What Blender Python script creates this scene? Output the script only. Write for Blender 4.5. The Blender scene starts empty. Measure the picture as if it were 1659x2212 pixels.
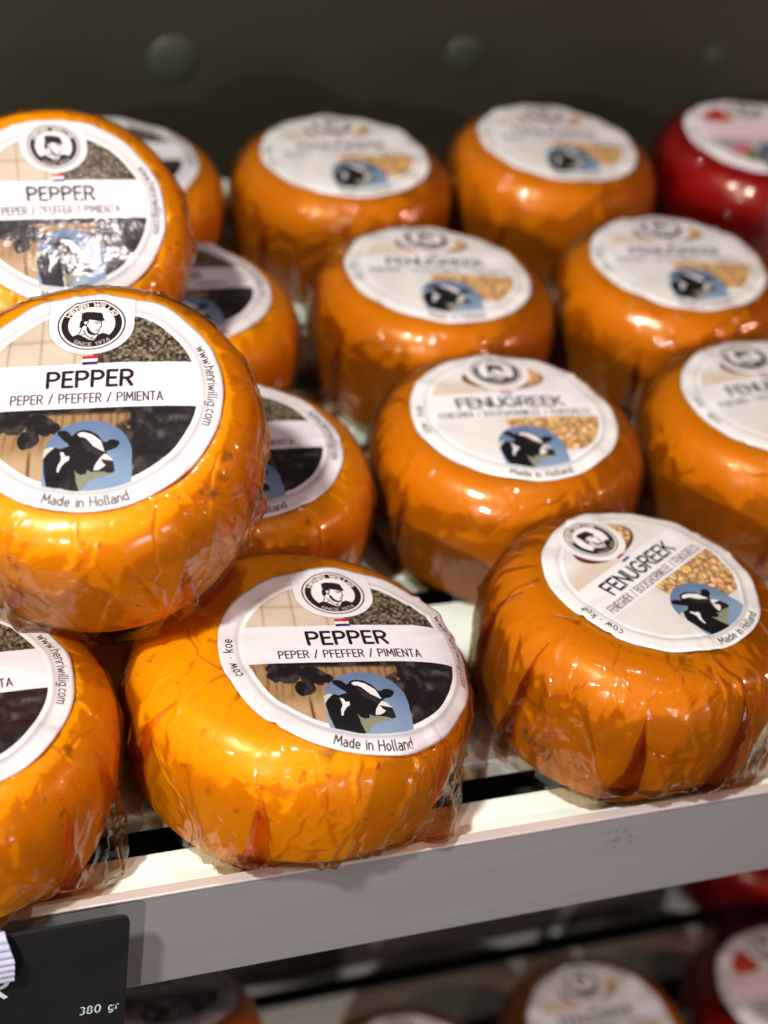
import bpy, math, random
import numpy as np
from mathutils import Vector, Matrix

# ------------------------------------------------------------------ scene, camera, light
S = bpy.context.scene
COL = S.collection
S.render.engine = 'CYCLES'
S.cycles.use_denoising = True
S.cycles.use_adaptive_sampling = True
S.cycles.adaptive_threshold = 0.025
S.cycles.max_bounces = 8
S.cycles.diffuse_bounces = 3
S.cycles.glossy_bounces = 3
S.cycles.transparent_max_bounces = 20
S.cycles.caustics_reflective = False
S.cycles.caustics_refractive = False
S.cycles.sample_clamp_indirect = 6.0
S.view_settings.view_transform = 'Standard'
S.view_settings.look = 'None'
S.view_settings.exposure = 0.12
S.view_settings.gamma = 1.0

YAW, PITCH, ROLL = 0.41626625, 0.65789244, 0.16353966
CAM = Vector((0.0, -0.29922, 0.38909))
fw = Vector((math.sin(YAW) * math.cos(PITCH), math.cos(YAW) * math.cos(PITCH), -math.sin(PITCH)))
r0 = Vector((math.cos(YAW), -math.sin(YAW), 0)); u0 = r0.cross(fw)
rt = r0 * math.cos(ROLL) + u0 * math.sin(ROLL); up = rt.cross(fw)
cd = bpy.data.cameras.new('camera'); cam = bpy.data.objects.new('camera', cd); COL.objects.link(cam)
Mx = Matrix((rt, up, -fw)).transposed().to_4x4(); Mx.translation = CAM
cam.matrix_world = Mx
cd.sensor_fit = 'HORIZONTAL'; cd.sensor_width = 36.0; cd.lens = 36.0 * 3647.0 / 1659.0
cd.clip_start = 0.01; cd.clip_end = 50
cd.dof.use_dof = True; cd.dof.focus_distance = 0.488; cd.dof.aperture_fstop = 9.6
S.camera = cam

W = bpy.data.worlds.new('World'); S.world = W; W.use_nodes = True
bg = W.node_tree.nodes['Background']; bg.inputs[0].default_value = (0.62, 0.50, 0.52, 1); bg.inputs[1].default_value = 0.05

def lamp_spot(name, loc, target, watts, col, radius, deg=50, blend=.4):
    d = bpy.data.lights.new(name, 'SPOT'); d.energy = watts; d.color = col; d.shadow_soft_size = radius
    d.spot_size = math.radians(deg); d.spot_blend = blend
    o = bpy.data.objects.new(name, d); COL.objects.link(o); o.location = loc
    o.rotation_euler = (Vector(target) - Vector(loc)).to_track_quat('-Z', 'Y').to_euler()
def lamp_area(name, loc, target, watts, col, sx, sy):
    d = bpy.data.lights.new(name, 'AREA'); d.energy = watts; d.color = col; d.shape = 'RECTANGLE'; d.size = sx; d.size_y = sy
    o = bpy.data.objects.new(name, d); COL.objects.link(o); o.location = loc
    o.rotation_euler = (Vector(target) - Vector(loc)).to_track_quat('-Z', 'Y').to_euler()
lamp_spot('key_spotlight', (-0.67, -0.53, 1.41), (0.13, 0.08, 0), 150, (1.0, 0.985, 0.90), 0.055, 46, 0.7)
lamp_spot('ceiling_spotlight', (0.36, 0.0, 1.65), (0.09, 0.18, 0.1), 27, (1.0, 0.88, 0.88), 0.05, 19, 1.0)
lamp_spot('front_spotlight', (-0.95, -1.40, 0.80), (0.07, 0.06, 0), 74, (1.0, 0.89, 0.84), 0.022, 25, 1.0)
lamp_spot('side_spotlight', (1.5, -0.45, 0.75), (0.25, 0.12, 0.03), 22, (1.0, 0.46, 0.34), 0.045, 50)
lamp_spot('far_spotlight', (0.25, -1.5, 1.7), (0.2, 0.1, 0.03), 5, (1.0, 0.84, 0.66), 0.02, 40)
lamp_spot('lower_spotlight', (0.75, -1.25, 0.05), (0.38, 0.11, -0.31), 75, (0.92, 1.0, 0.90), 0.03, 15, 0.8)
lamp_area('shop_glow', (0.5, -1.5, 0.25), (0.2, 0.1, 0.0), 4.0, (1.0, 0.84, 0.92), 0.4, 0.25)

# ------------------------------------------------------------------ small helpers
def tag(o, label=None, cat=None, group=None, kind=None):
    if label: o['label'] = label
    if cat: o['category'] = cat
    if group: o['group'] = group
    if kind: o['kind'] = kind
    return o
def empty(name, loc=(0, 0, 0)):
    o = bpy.data.objects.new(name, None); COL.objects.link(o); o.location = loc; o.empty_display_size = .02
    return o
def mesh_obj(name, verts, faces, mat, parent=None, smooth=True, uvs=None):
    me = bpy.data.meshes.new(name)
    me.from_pydata([tuple(v) for v in verts] if not isinstance(verts, np.ndarray) else verts.tolist(), [], faces)
    if smooth: me.polygons.foreach_set('use_smooth', [True] * len(me.polygons))
    if uvs is not None:
        l = me.uv_layers.new(name='UVMap'); idx = np.empty(len(me.loops), int); me.loops.foreach_get('vertex_index', idx)
        l.data.foreach_set('uv', np.asarray(uvs)[idx].ravel())
    me.update()
    o = bpy.data.objects.new(name, me); COL.objects.link(o); me.materials.append(mat)
    if parent: o.parent = parent
    return o
def bevel_box(name, lo, hi, mat, parent=None, bev=0.0006, seg=2):
    import bmesh
    bm = bmesh.new(); bmesh.ops.create_cube(bm, size=1)
    for v in bm.verts:
        v.co = Vector([lo[i] + (v.co[i] + .5) * (hi[i] - lo[i]) for i in range(3)])
    bmesh.ops.bevel(bm, geom=list(bm.edges), offset=bev, segments=seg, affect='EDGES', profile=.6)
    me = bpy.data.meshes.new(name); bm.to_mesh(me); bm.free()
    o = bpy.data.objects.new(name, me); COL.objects.link(o); me.materials.append(mat)
    if parent: o.parent = parent
    return o

class NT:
    def __init__(s, name):
        s.m = bpy.data.materials.new(name); s.m.use_nodes = True; s.t = s.m.node_tree; s.t.nodes.clear()
        s.out = s.n('ShaderNodeOutputMaterial')
    def n(s, typ, **kw):
        nd = s.t.nodes.new(typ)
        for k, v in kw.items():
            if k == 'ins':
                for a, b in v.items():
                    if hasattr(b, 'is_output'): s.t.links.new(b, nd.inputs[a])
                    else: nd.inputs[a].default_value = b
            else: setattr(nd, k, v)
        return nd
    def link(s, a, b): s.t.links.new(a, b)
    def surf(s, sh): s.link(sh, s.out.inputs['Surface']); return s.m
    def ramp(s, fac, stops):
        r = s.n('ShaderNodeValToRGB'); s.link(fac, r.inputs[0]); cr = r.color_ramp
        while len(cr.elements) < len(stops): cr.elements.new(.5)
        for e, (p, c) in zip(cr.elements, stops): e.position = p; e.color = (*c, 1) if len(c) == 3 else c
        return r.outputs[0]
    def mix(s, fac, a, b, mode='MIX'):
        m = s.n('ShaderNodeMix', data_type='RGBA', blend_type=mode)
        for i, v in ((0, fac), (6, a), (7, b)):
            if hasattr(v, 'is_output'): s.link(v, m.inputs[i])
            else: m.inputs[i].default_value = v if i == 0 else (*v, 1)
        return m.outputs[2]

def coords(t, seeded=True):
    tc = t.n('ShaderNodeTexCoord')
    if not seeded: return tc.outputs['Object']
    oi = t.n('ShaderNodeObjectInfo')
    ad = t.n('ShaderNodeVectorMath', operation='MULTIPLY_ADD', ins={0: oi.outputs['Random'], 1: (7.3, 3.1, 5.7), 2: tc.outputs['Object']})
    return ad.outputs[0]

# ------------------------------------------------------------------ materials
def rind_mat(name, c1, c2, speck):
    t = NT(name); co = coords(t)
    n1 = t.n('ShaderNodeTexNoise', ins={'Vector': co, 'Scale': 38, 'Detail': 3})
    col = t.mix(n1.outputs[0], c1, c2)
    if speck:
        for sc, th, seed in ((95, .26, 0.0), (170, .24, 3.3), (62, .15, 9.1)):
            of = t.n('ShaderNodeVectorMath', operation='ADD', ins={0: co, 1: (seed, seed, 0)})
            wob = t.n('ShaderNodeTexNoise', ins={'Vector': of.outputs[0], 'Scale': 260, 'Detail': 2})
            ofw = t.n('ShaderNodeVectorMath', operation='MULTIPLY_ADD', ins={0: wob.outputs['Color'], 1: (.006, .006, .006), 2: of.outputs[0]})
            v = t.n('ShaderNodeTexVoronoi', ins={'Vector': ofw.outputs[0], 'Scale': sc})
            pick = t.ramp(v.outputs['Color'], [(0, (0, 0, 0)), (.52, (0, 0, 0)), (.60, (1, 1, 1))])
            dot = t.ramp(v.outputs['Distance'], [(0, (1, 1, 1)), (th * .45, (.75, .75, .75)), (th, (0, 0, 0))])
            f = t.n('ShaderNodeMath', operation='MULTIPLY', ins={0: pick, 1: dot})
            f2 = t.n('ShaderNodeMath', operation='MULTIPLY', ins={0: f.outputs[0], 1: .66})
            col = t.mix(f2.outputs[0], col, (.07, .055, .012))
    b = t.n('ShaderNodeBsdfPrincipled', ins={'Base Color': col, 'Roughness': .36, 'Specular IOR Level': .30, 'Specular Tint': (1, .86, .45, 1), 'Subsurface Weight': .6,
            'Subsurface Radius': (1.0, .42, .05), 'Subsurface Scale': .010})
    nb = t.n('ShaderNodeTexNoise', ins={'Vector': co, 'Scale': 90, 'Detail': 4})
    bp = t.n('ShaderNodeBump', ins={'Height': nb.outputs[0], 'Strength': .15, 'Distance': .001})
    t.link(bp.outputs[0], b.inputs['Normal'])
    return t.surf(b.outputs[0])

def film_mat(name, tint, crumple=1.0, edge_dark=.70):
    """clear amber cellophane: tinted see-through, mirror-like, crinkled"""
    t = NT(name); co = coords(t)
    wob = t.n('ShaderNodeTexNoise', ins={'Vector': co, 'Scale': 55, 'Detail': 2})
    cw = t.n('ShaderNodeVectorMath', operation='MULTIPLY_ADD', ins={0: wob.outputs['Color'], 1: (.012, .012, .012), 2: co})
    hs = []
    for sc, am in ((75, 1.0), (190, .35)):
        v = t.n('ShaderNodeTexVoronoi', ins={'Vector': cw.outputs[0], 'Scale': sc})
        p = t.n('ShaderNodeMath', operation='POWER', ins={0: v.outputs['Distance'], 1: 2.0})
        q = t.n('ShaderNodeMath', operation='MULTIPLY', ins={0: p.outputs[0], 1: am}); hs.append(q.outputs[0])
    h = t.n('ShaderNodeMath', operation='ADD', ins={0: hs[0], 1: hs[1]})
    def net(sc, wd, off):
        ml = t.n('ShaderNodeMapping', ins={'Vector': cw.outputs[0], 'Location': off, 'Scale': (1, 1, .55)})
        v = t.n('ShaderNodeTexVoronoi', feature='DISTANCE_TO_EDGE', ins={'Vector': ml.outputs[0], 'Scale': sc})
        return t.ramp(v.outputs['Distance'], [(0, (1, 1, 1)), (wd, (0, 0, 0))])
    mk = t.n('ShaderNodeTexNoise', ins={'Vector': co, 'Scale': 26, 'Detail': 1})
    mr = t.ramp(mk.outputs[0], [(.42, (.04, .04, .04)), (.66, (1, 1, 1))])
    mk2 = t.n('ShaderNodeTexNoise', ins={'Vector': co, 'Scale': 60, 'Detail': 1})
    mr2 = t.ramp(mk2.outputs[0], [(.46, (0, 0, 0)), (.62, (1, 1, 1))])
    n1 = t.n('ShaderNodeMath', operation='MULTIPLY', ins={0: net(48, .035, (0, 0, 0)), 1: mr2})
    n2 = t.n('ShaderNodeMath', operation='MULTIPLY', ins={0: net(120, .07, (.3, .1, .7)), 1: mr})
    n3 = t.n('ShaderNodeMath', operation='MULTIPLY_ADD', ins={0: n2.outputs[0], 1: .10, 2: n1.outputs[0]})
    hm0 = t.n('ShaderNodeMath', operation='MULTIPLY', ins={0: h.outputs[0], 1: mr})
    hm = t.n('ShaderNodeMath', operation='MULTIPLY_ADD', ins={0: n3.outputs[0], 1: .34, 2: hm0.outputs[0]})
    bp = t.n('ShaderNodeBump', ins={'Height': hm.outputs[0], 'Strength': min(1, .6 * crumple), 'Distance': .0024})
    lw = t.n('ShaderNodeLayerWeight', ins={'Blend': .5})
    tr = t.mix(lw.outputs['Facing'], tint, tuple(c * (edge_dark + .0) ** (1.0 - .45 * (c > .8)) for c in tint))
    T = t.n('ShaderNodeBsdfTransparent', ins={'Color': tr})
    G = t.n('ShaderNodeBsdfGlossy', ins={'Color': (1, .97, .93, 1), 'Roughness': .055, 'Normal': bp.outputs[0]})
    G2 = t.n('ShaderNodeBsdfGlossy', ins={'Color': (1, .95, .86, 1), 'Roughness': .24, 'Normal': bp.outputs[0]})
    GM = t.n('ShaderNodeMixShader', ins={0: .38}); t.link(G.outputs[0], GM.inputs[1]); t.link(G2.outputs[0], GM.inputs[2]); G = GM
    fr = t.n('ShaderNodeFresnel', ins={'IOR': 1.5, 'Normal': bp.outputs[0]})
    f2 = t.n('ShaderNodeMath', operation='MULTIPLY_ADD', ins={0: fr.outputs[0], 1: .70, 2: .004})
    cl = t.n('ShaderNodeClamp', ins={'Value': f2.outputs[0], 'Max': .75})
    m = t.n('ShaderNodeMixShader', ins={0: cl.outputs[0]})
    t.link(T.outputs[0], m.inputs[1]); t.link(G.outputs[0], m.inputs[2])
    return t.surf(m.outputs[0])

def label_mat(name, img, k=.80):
    t = NT(name); uv = t.n('ShaderNodeUVMap', uv_map='UVMap')
    im = t.n('ShaderNodeTexImage', image=img, extension='EXTEND', ins={'Vector': uv.outputs[0]})
    co = coords(t)
    n1 = t.n('ShaderNodeTexNoise', ins={'Vector': co, 'Scale': 45, 'Detail': 4, 'Roughness': .65})
    bp = t.n('ShaderNodeBump', ins={'Height': n1.outputs[0], 'Strength': .16, 'Distance': .004})
    dim = t.mix(1.0, im.outputs[0], (k, k * .99, k * 1.03), 'MULTIPLY')
    b = t.n('ShaderNodeBsdfPrincipled', ins={'Base Color': dim, 'Roughness': .45, 'Specular IOR Level': .3, 'Coat Weight': .6, 'Coat Roughness': .16, 'Normal': bp.outputs[0], 'Coat Normal': bp.outputs[0]})
    return t.surf(b.outputs[0])

def metal_mat(name, base, rough, streak, metal=.35, scuff=None):
    t = NT(name); tc = t.n('ShaderNodeTexCoord')
    mp = t.n('ShaderNodeMapping', ins={'Vector': tc.outputs['Object'], 'Scale': (3, 700, 700)})
    n = t.n('ShaderNodeTexNoise', ins={'Vector': mp.outputs[0], 'Scale': 1.0, 'Detail': 5, 'Roughness': .7})
    mp2 = t.n('ShaderNodeMapping', ins={'Vector': tc.outputs['Object'], 'Scale': (8, 60, 60)})
    n2 = t.n('ShaderNodeTexNoise', ins={'Vector': mp2.outputs[0], 'Scale': 1.0, 'Detail': 3})
    a = t.mix(n.outputs[0], tuple(c * (1 - streak) for c in base), tuple(min(1, c * (1 + streak)) for c in base))
    a = t.mix(n2.outputs[0], tuple(c * .86 for c in base), a)
    if scuff:
        dd = t.n('ShaderNodeVectorMath', operation='DISTANCE', ins={0: tc.outputs['Object'], 1: scuff})
        ns = t.n('ShaderNodeTexNoise', ins={'Vector': tc.outputs['Object'], 'Scale': 420, 'Detail': 3})
        nm = t.n('ShaderNodeMath', operation='MULTIPLY_ADD', ins={0: dd.outputs['Value'], 1: 22.0, 2: ns.outputs[0]})
        fm = t.ramp(nm.outputs[0], [(.50, (.35, .35, .35)), (.56, (0, 0, 0))]); a = t.mix(fm, a, (.12, .11, .11))
        n3 = t.n('ShaderNodeTexNoise', ins={'Vector': tc.outputs['Object'], 'Scale': 35, 'Detail': 5, 'Roughness': .75})
        a = t.mix(t.ramp(n3.outputs[0], [(.45, (0, 0, 0)), (.75, (.4, .4, .4))]), a, tuple(c * (.88 if scuff[0] < 9 else .80) for c in base))
    bp = t.n('ShaderNodeBump', ins={'Height': n.outputs[0], 'Strength': .15, 'Distance': .0004})
    b = t.n('ShaderNodeBsdfPrincipled', ins={'Base Color': a, 'Metallic': metal, 'Roughness': rough, 'Normal': bp.outputs[0]})
    return t.surf(b.outputs[0])

def plain_mat(name, base, rough=.6, var=.2, scale=30, spec=.4, metal=0.0):
    t = NT(name); tc = t.n('ShaderNodeTexCoord')
    n = t.n('ShaderNodeTexNoise', ins={'Vector': tc.outputs['Object'], 'Scale': scale, 'Detail': 4})
    a = t.mix(n.outputs[0], tuple(c * (1 - var) for c in base), tuple(min(1, c * (1 + var)) for c in base))
    b = t.n('ShaderNodeBsdfPrincipled', ins={'Base Color': a, 'Roughness': rough, 'Specular IOR Level': spec, 'Metallic': metal})
    return t.surf(b.outputs[0])

M_PEP = rind_mat('pepper_rind_wax', (1.0, .375, .002), (.98, .30, .001), True)
M_FEN = rind_mat('fenugreek_rind_wax', (.65, .215, .003), (.55, .17, .002), False)
M_RED = rind_mat('red_rind_wax', (.26, .006, .008), (.19, .004, .006), False)
M_FILMP = film_mat('orange_cellophane', (.995, .91, .74))
M_FILMF = film_mat('amber_cellophane', (.96, .87, .72), 1.1)
M_FILMR = film_mat('red_cellophane', (.96, .70, .66))
M_FOLDP = film_mat('doubled_orange_cellophane', (.98, .70, .46), 1.2)
M_FOLDF = film_mat('doubled_amber_cellophane', (.74, .50, .42), 1.2)
M_SLAT = metal_mat('white_lacquered_slat', (.80, .86, .79), .38, .05, 0.0, (99, 0, 0))
M_RAIL = metal_mat('brushed_rail_metal', (.47, .465, .46), .34, .30, .5, (.232, 0, -.007))
M_LIP = metal_mat('pale_rail_edge', (.66, .60, .58), .30, .08)
M_DARK = plain_mat('dark_tray', (.020, .026, .022), .55)
M_WALL = plain_mat('dark_back_panel', (.0215, .0195, .0115), .5, .12, 6)
M_GLOWSPOT = plain_mat('pale_green_cap', (.028, .033, .0205), .5)  # paler than the panel: soft glow put into the colour of added discs
M_BEAM = plain_mat('brown_support_metal', (.075, .058, .052), .5, .15)
M_CARD = plain_mat('black_card', (.010, .010, .011), .62, .3, 60, .25)
M_CHALK = plain_mat('chalk_lettering', (.52, .66, .60), .85, .15, 400)
M_INK = plain_mat('stamp_ink', (.045, .022, .008), .8)
M_CLIP = plain_mat('ribbed_clear_plastic', (.52, .54, .72), .18, .25, 200, .7, .2)

# ------------------------------------------------------------------ stroke lettering
def arc(cx, cy, rx, ry, a0, a1, n=12):
    a = np.radians(np.linspace(a0, a1, n)); return [(cx + rx * math.cos(x), cy + ry * math.sin(x)) for x in a]
def L(*p): return list(p)
GL = {
 'P': (.58, [L((0, 0), (0, 1)), [(0, 1), (.3, 1)] + arc(.3, .74, .27, .26, 90, -90) + [(0, .48)]]),
 'R': (.58, [L((0, 0), (0, 1)), [(0, 1), (.3, 1)] + arc(.3, .74, .27, .26, 90, -90) + [(0, .48)], L((.28, .48), (.58, 0))]),
 'B': (.58, [L((0, 0), (0, 1)), [(0, 1), (.28, 1)] + arc(.28, .765, .24, .235, 90, -90) + [(0, .53)], [(.28, .53)] + arc(.3, .265, .28, .265, 90, -90) + [(0, 0)]]),
 'E': (.48, [L((.47, 1), (0, 1), (0, 0), (.48, 0)), L((0, .52), (.41, .52))]),
 'F': (.45, [L((.46, 1), (0, 1), (0, 0)), L((0, .5), (.40, .5))]),
 'I': (.02, [L((.01, 0), (.01, 1))]), 'L': (.42, [L((0, 1), (0, 0), (.42, 0))]),
 'H': (.6, [L((0, 0), (0, 1)), L((.6, 0), (.6, 1)), L((0, .52), (.6, .52))]),
 'M': (.78, [L((0, 0), (.07, 1), (.39, .3), (.71, 1), (.78, 0))]),
 'N': (.6, [L((0, 0), (0, 1), (.6, 0), (.6, 1))]), 'T': (.56, [L((0, 1), (.56, 1)), L((.28, 1), (.28, 0))]),
 'A': (.66, [L((0, 0), (.33, 1), (.66, 0)), L((.12, .32), (.54, .32))]),
 'U': (.56, [[(0, 1), (0, .28)] + arc(.28, .28, .28, .28, 180, 360) + [(.56, 1)]]),
 'O': (.74, [arc(.37, .5, .37, .5, 0, 360, 28)]), 'C': (.62, [arc(.37, .5, .37, .5, 48, 312, 22)]),
 'G': (.7, [arc(.37, .5, .37, .5, 48, 318, 22) + [(.68, .2), (.68, .47), (.42, .47)]]),
 'S': (.5, [arc(.25, .75, .23, .25, 35, 270, 14) + arc(.25, .25, .25, .25, 90, -145, 14)]),
 'K': (.54, [L((0, 0), (0, 1)), L((.52, 1), (0, .42)), L((.17, .6), (.54, 0))]),
 'D': (.64, [[(0, 0), (0, 1), (.2, 1)] + arc(.2, .5, .44, .5, 90, -90) + [(0, 0)]]),
 'W': (.9, [L((0, 1), (.23, 0), (.45, .85), (.67, 0), (.9, 1))]),
 'a': (.44, [arc(.21, .2, .21, .2, 0, 360, 16), [(.08, .64)] + arc(.22, .46, .2, .2, 110, 0, 8) + [(.42, 0)]]),
 'd': (.46, [arc(.22, .33, .22, .33, 0, 360, 18), L((.44, 1), (.44, 0))]),
 'e': (.46, [[(.02, .34), (.44, .34)] + arc(.23, .33, .22, .33, 0, 310, 16)]),
 'i': (.04, [L((.02, 0), (.02, .66)), L((.02, .88), (.02, .9))]), 'l': (.1, [[(.02, 1), (.02, .12)] + arc(.12, .1, .1, .1, 180, 270, 5)]),
 'n': (.42, [L((0, 0), (0, .66)), [(0, .4)] + arc(.21, .44, .21, .22, 180, 0, 10) + [(.42, 0)]]),
 'h': (.42, [L((0, 0), (0, 1)), [(0, .4)] + arc(.21, .44, .21, .22, 180, 0, 10) + [(.42, 0)]]),
 'm': (.7, [L((0, 0), (0, .66)), [(0, .44)] + arc(.175, .48, .175, .18, 180, 0, 8) + [(.35, 0)], [(.35, .44)] + arc(.525, .48, .175, .18, 180, 0, 8) + [(.7, 0)]]),
 'o': (.46, [arc(.23, .33, .22, .33, 0, 360, 18)]), 'c': (.4, [arc(.23, .33, .22, .33, 50, 310, 14)]),
 'w': (.62, [L((0, .66), (.15, 0), (.31, .55), (.47, 0), (.62, .66))]), 'k': (.4, [L((0, 0), (0, 1)), L((.38, .66), (0, .26)), L((.13, .4), (.4, 0))]),
 'r': (.28, [L((0, 0), (0, .66)), [(0, .42)] + arc(.2, .44, .2, .22, 180, 70, 7)]),
 'g': (.46, [arc(.22, .33, .22, .33, 0, 360, 18), [(.44, .66), (.44, -.1)] + arc(.22, -.1, .22, .2, 0, -150, 8)]),
 '.': (.05, [L((.02, 0), (.03, .02))]), '·': (.06, [L((.02, .34), (.04, .35))]), ':': (.06, [L((.02, .12), (.04, .16)), L((.02, .58), (.04, .62))]),
 '/': (.4, [L((0, -.05), (.4, 1.05))]), ' ': (.28, []),
 '1': (.26, [L((0, .78), (.2, 1), (.2, 0))]), '0': (.56, [arc(.28, .5, .28, .5, 0, 360, 22)]),
 '9': (.5, [arc(.25, .7, .25, .3, 0, 360, 16), [(.5, .7)] + arc(.05, .7, .45, .7, 0, -75, 8)]),
 '7': (.5, [L((0, 1), (.5, 1), (.16, 0))]), '4': (.54, [L((.42, 0), (.42, 1), (0, .3), (.54, .3))]),
 '3': (.46, [arc(.2, .75, .25, .25, 130, -80, 10) + arc(.2, .26, .26, .26, 80, -140, 12)]),
 '8': (.5, [arc(.25, .75, .21, .25, 0, 360, 16), arc(.25, .26, .25, .26, 0, 360, 16)]),
 '2': (.48, [arc(.24, .74, .23, .26, 160, -20, 10) + [(0, 0), (.5, 0)]]),
}
def text_strokes(txt, gap=.2):
    """strokes in cap-height units, total advance"""
    x = 0; out = []
    for chh in txt:
        w, st = GL[chh]
        for s in st: out.append(np.array(s, float) + (x, 0))
        x += w + gap
    return out, x - gap
def lay_line(txt, cx, cy, h, width=None, gap=.2, ang=0.0):
    st, w = text_strokes(txt, gap); sx = h if width is None else width / w
    a = math.radians(ang); R = np.array([[math.cos(a), -math.sin(a)], [math.sin(a), math.cos(a)]])
    return [((s - (w / 2, .5)) * (sx, h)) @ R.T + (cx, cy) for s in st]
def lay_arc(txt, rad, mid_deg, h, span_deg, inward=False, gap=.2, centre=(0, 0)):
    """letters round a circle; clockwise with tops out, or counter-clockwise with tops in"""
    st, w = text_strokes(txt, gap); k = math.radians(span_deg) / w; out = []
    for s in st:
        s2 = []
        for i in range(len(s) - 1):
            for q in np.linspace(0, 1, 4)[:-1]: s2.append(s[i] * (1 - q) + s[i + 1] * q)
        s2.append(s[-1]); s2 = np.array(s2)
        if inward:
            th = math.radians(mid_deg) + (s2[:, 0] - w / 2) * k; rr = rad - (s2[:, 1] - .5) * h
        else:
            th = math.radians(mid_deg) - (s2[:, 0] - w / 2) * k; rr = rad + (s2[:, 1] - .5) * h
        out.append(np.stack([rr * np.cos(th), rr * np.sin(th)], 1) + centre)
    return out

# ------------------------------------------------------------------ printed artwork (drawn here, pixel by pixel)
class Art:
    def __init__(s, n, base):
        s.n = n; s.px = 2.0 / n
        g = (np.arange(n) + .5) * s.px - 1; s.U, s.V = np.meshgrid(g, g)
        s.a = np.empty((n, n, 3)); s.a[:] = base
    def blend(s, mask, col):
        s.a = s.a * (1 - mask[..., None]) + np.asarray(col) * mask[..., None] if np.ndim(mask) == 2 else s.a
    def cov(s, sd): return np.clip(.5 - sd / s.px, 0, 1)
    def disc(s, cx, cy, r): return s.cov(np.hypot(s.U - cx, s.V - cy) - r)
    def poly(s, pts):
        pts = np.asarray(pts, float); n = s.n; out = np.zeros((n, n))
        x0, y0 = np.floor((pts.min(0) + 1) / s.px).astype(int) - 1; x1, y1 = np.ceil((pts.max(0) + 1) / s.px).astype(int) + 1
        x0, y0 = max(x0, 0), max(y0, 0); x1, y1 = min(x1, n), min(y1, n)
        if x1 <= x0 or y1 <= y0: return out
        K = 3; gx = (np.arange(x0 * K, x1 * K) + .5) * s.px / K - 1; gy = (np.arange(y0 * K, y1 * K) + .5) * s.px / K - 1
        X, Y = np.meshgrid(gx, gy); ins = np.zeros(X.shape, bool)
        for i in range(len(pts)):
            ax, ay = pts[i]; bx, by = pts[(i + 1) % len(pts)]
            if ay == by: continue
            c = ((ay > Y) != (by > Y)) & (X < (bx - ax) * (Y - ay) / (by - ay) + ax); ins ^= c
        out[y0:y1, x0:x1] = ins.reshape(y1 - y0, K, x1 - x0, K).mean((1, 3)); return out
    def strokes(s, sts, w):
        out = np.zeros((s.n, s.n))
        for st in sts:
            for a, b in zip(st[:-1], st[1:]):
                lo = np.minimum(a, b) - w; hi = np.maximum(a, b) + w
                x0, y0 = np.maximum(np.floor((lo + 1) / s.px).astype(int), 0); x1, y1 = np.minimum(np.ceil((hi + 1) / s.px).astype(int) + 1, s.n)
                if x1 <= x0 or y1 <= y0: continue
                U = s.U[y0:y1, x0:x1]; V = s.V[y0:y1, x0:x1]; d = b - a; l2 = d @ d + 1e-12
                t = np.clip(((U - a[0]) * d[0] + (V - a[1]) * d[1]) / l2, 0, 1)
                dist = np.hypot(U - a[0] - t * d[0], V - a[1] - t * d[1])
                out[y0:y1, x0:x1] = np.maximum(out[y0:y1, x0:x1], s.cov(dist - w / 2))
        return out
    def image(s, name):
        im = bpy.data.images.new(name, s.n, s.n)
        buf = np.ones((s.n, s.n, 4), np.float32); buf[..., :3] = np.clip(s.a, 0, 1)
        im.pixels.foreach_set(buf.ravel()); im.update(); im.pack(); return im
def noise2(n, cells, rng, octv=3):
    out = np.zeros((n, n)); amp = 1; tot = 0
    for o in range(octv):
        c = cells * 2 ** o; g = rng.random((c + 2, c + 2)); x = np.linspace(0, c, n, endpoint=False); i = x.astype(int); f = x - i; f = f * f * (3 - 2 * f)
        a = g[np.ix_(i, i)] * (1 - f) + g[np.ix_(i, i + 1)] * f; b = g[np.ix_(i + 1, i)] * (1 - f) + g[np.ix_(i + 1, i + 1)] * f
        out += amp * (a * (1 - f[:, None]) + b * f[:, None]); tot += amp; amp *= .5
    return out / tot
def sm(x, a, b): t = np.clip((x - a) / (b - a), 0, 1); return t * t * (3 - 2 * t)

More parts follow.
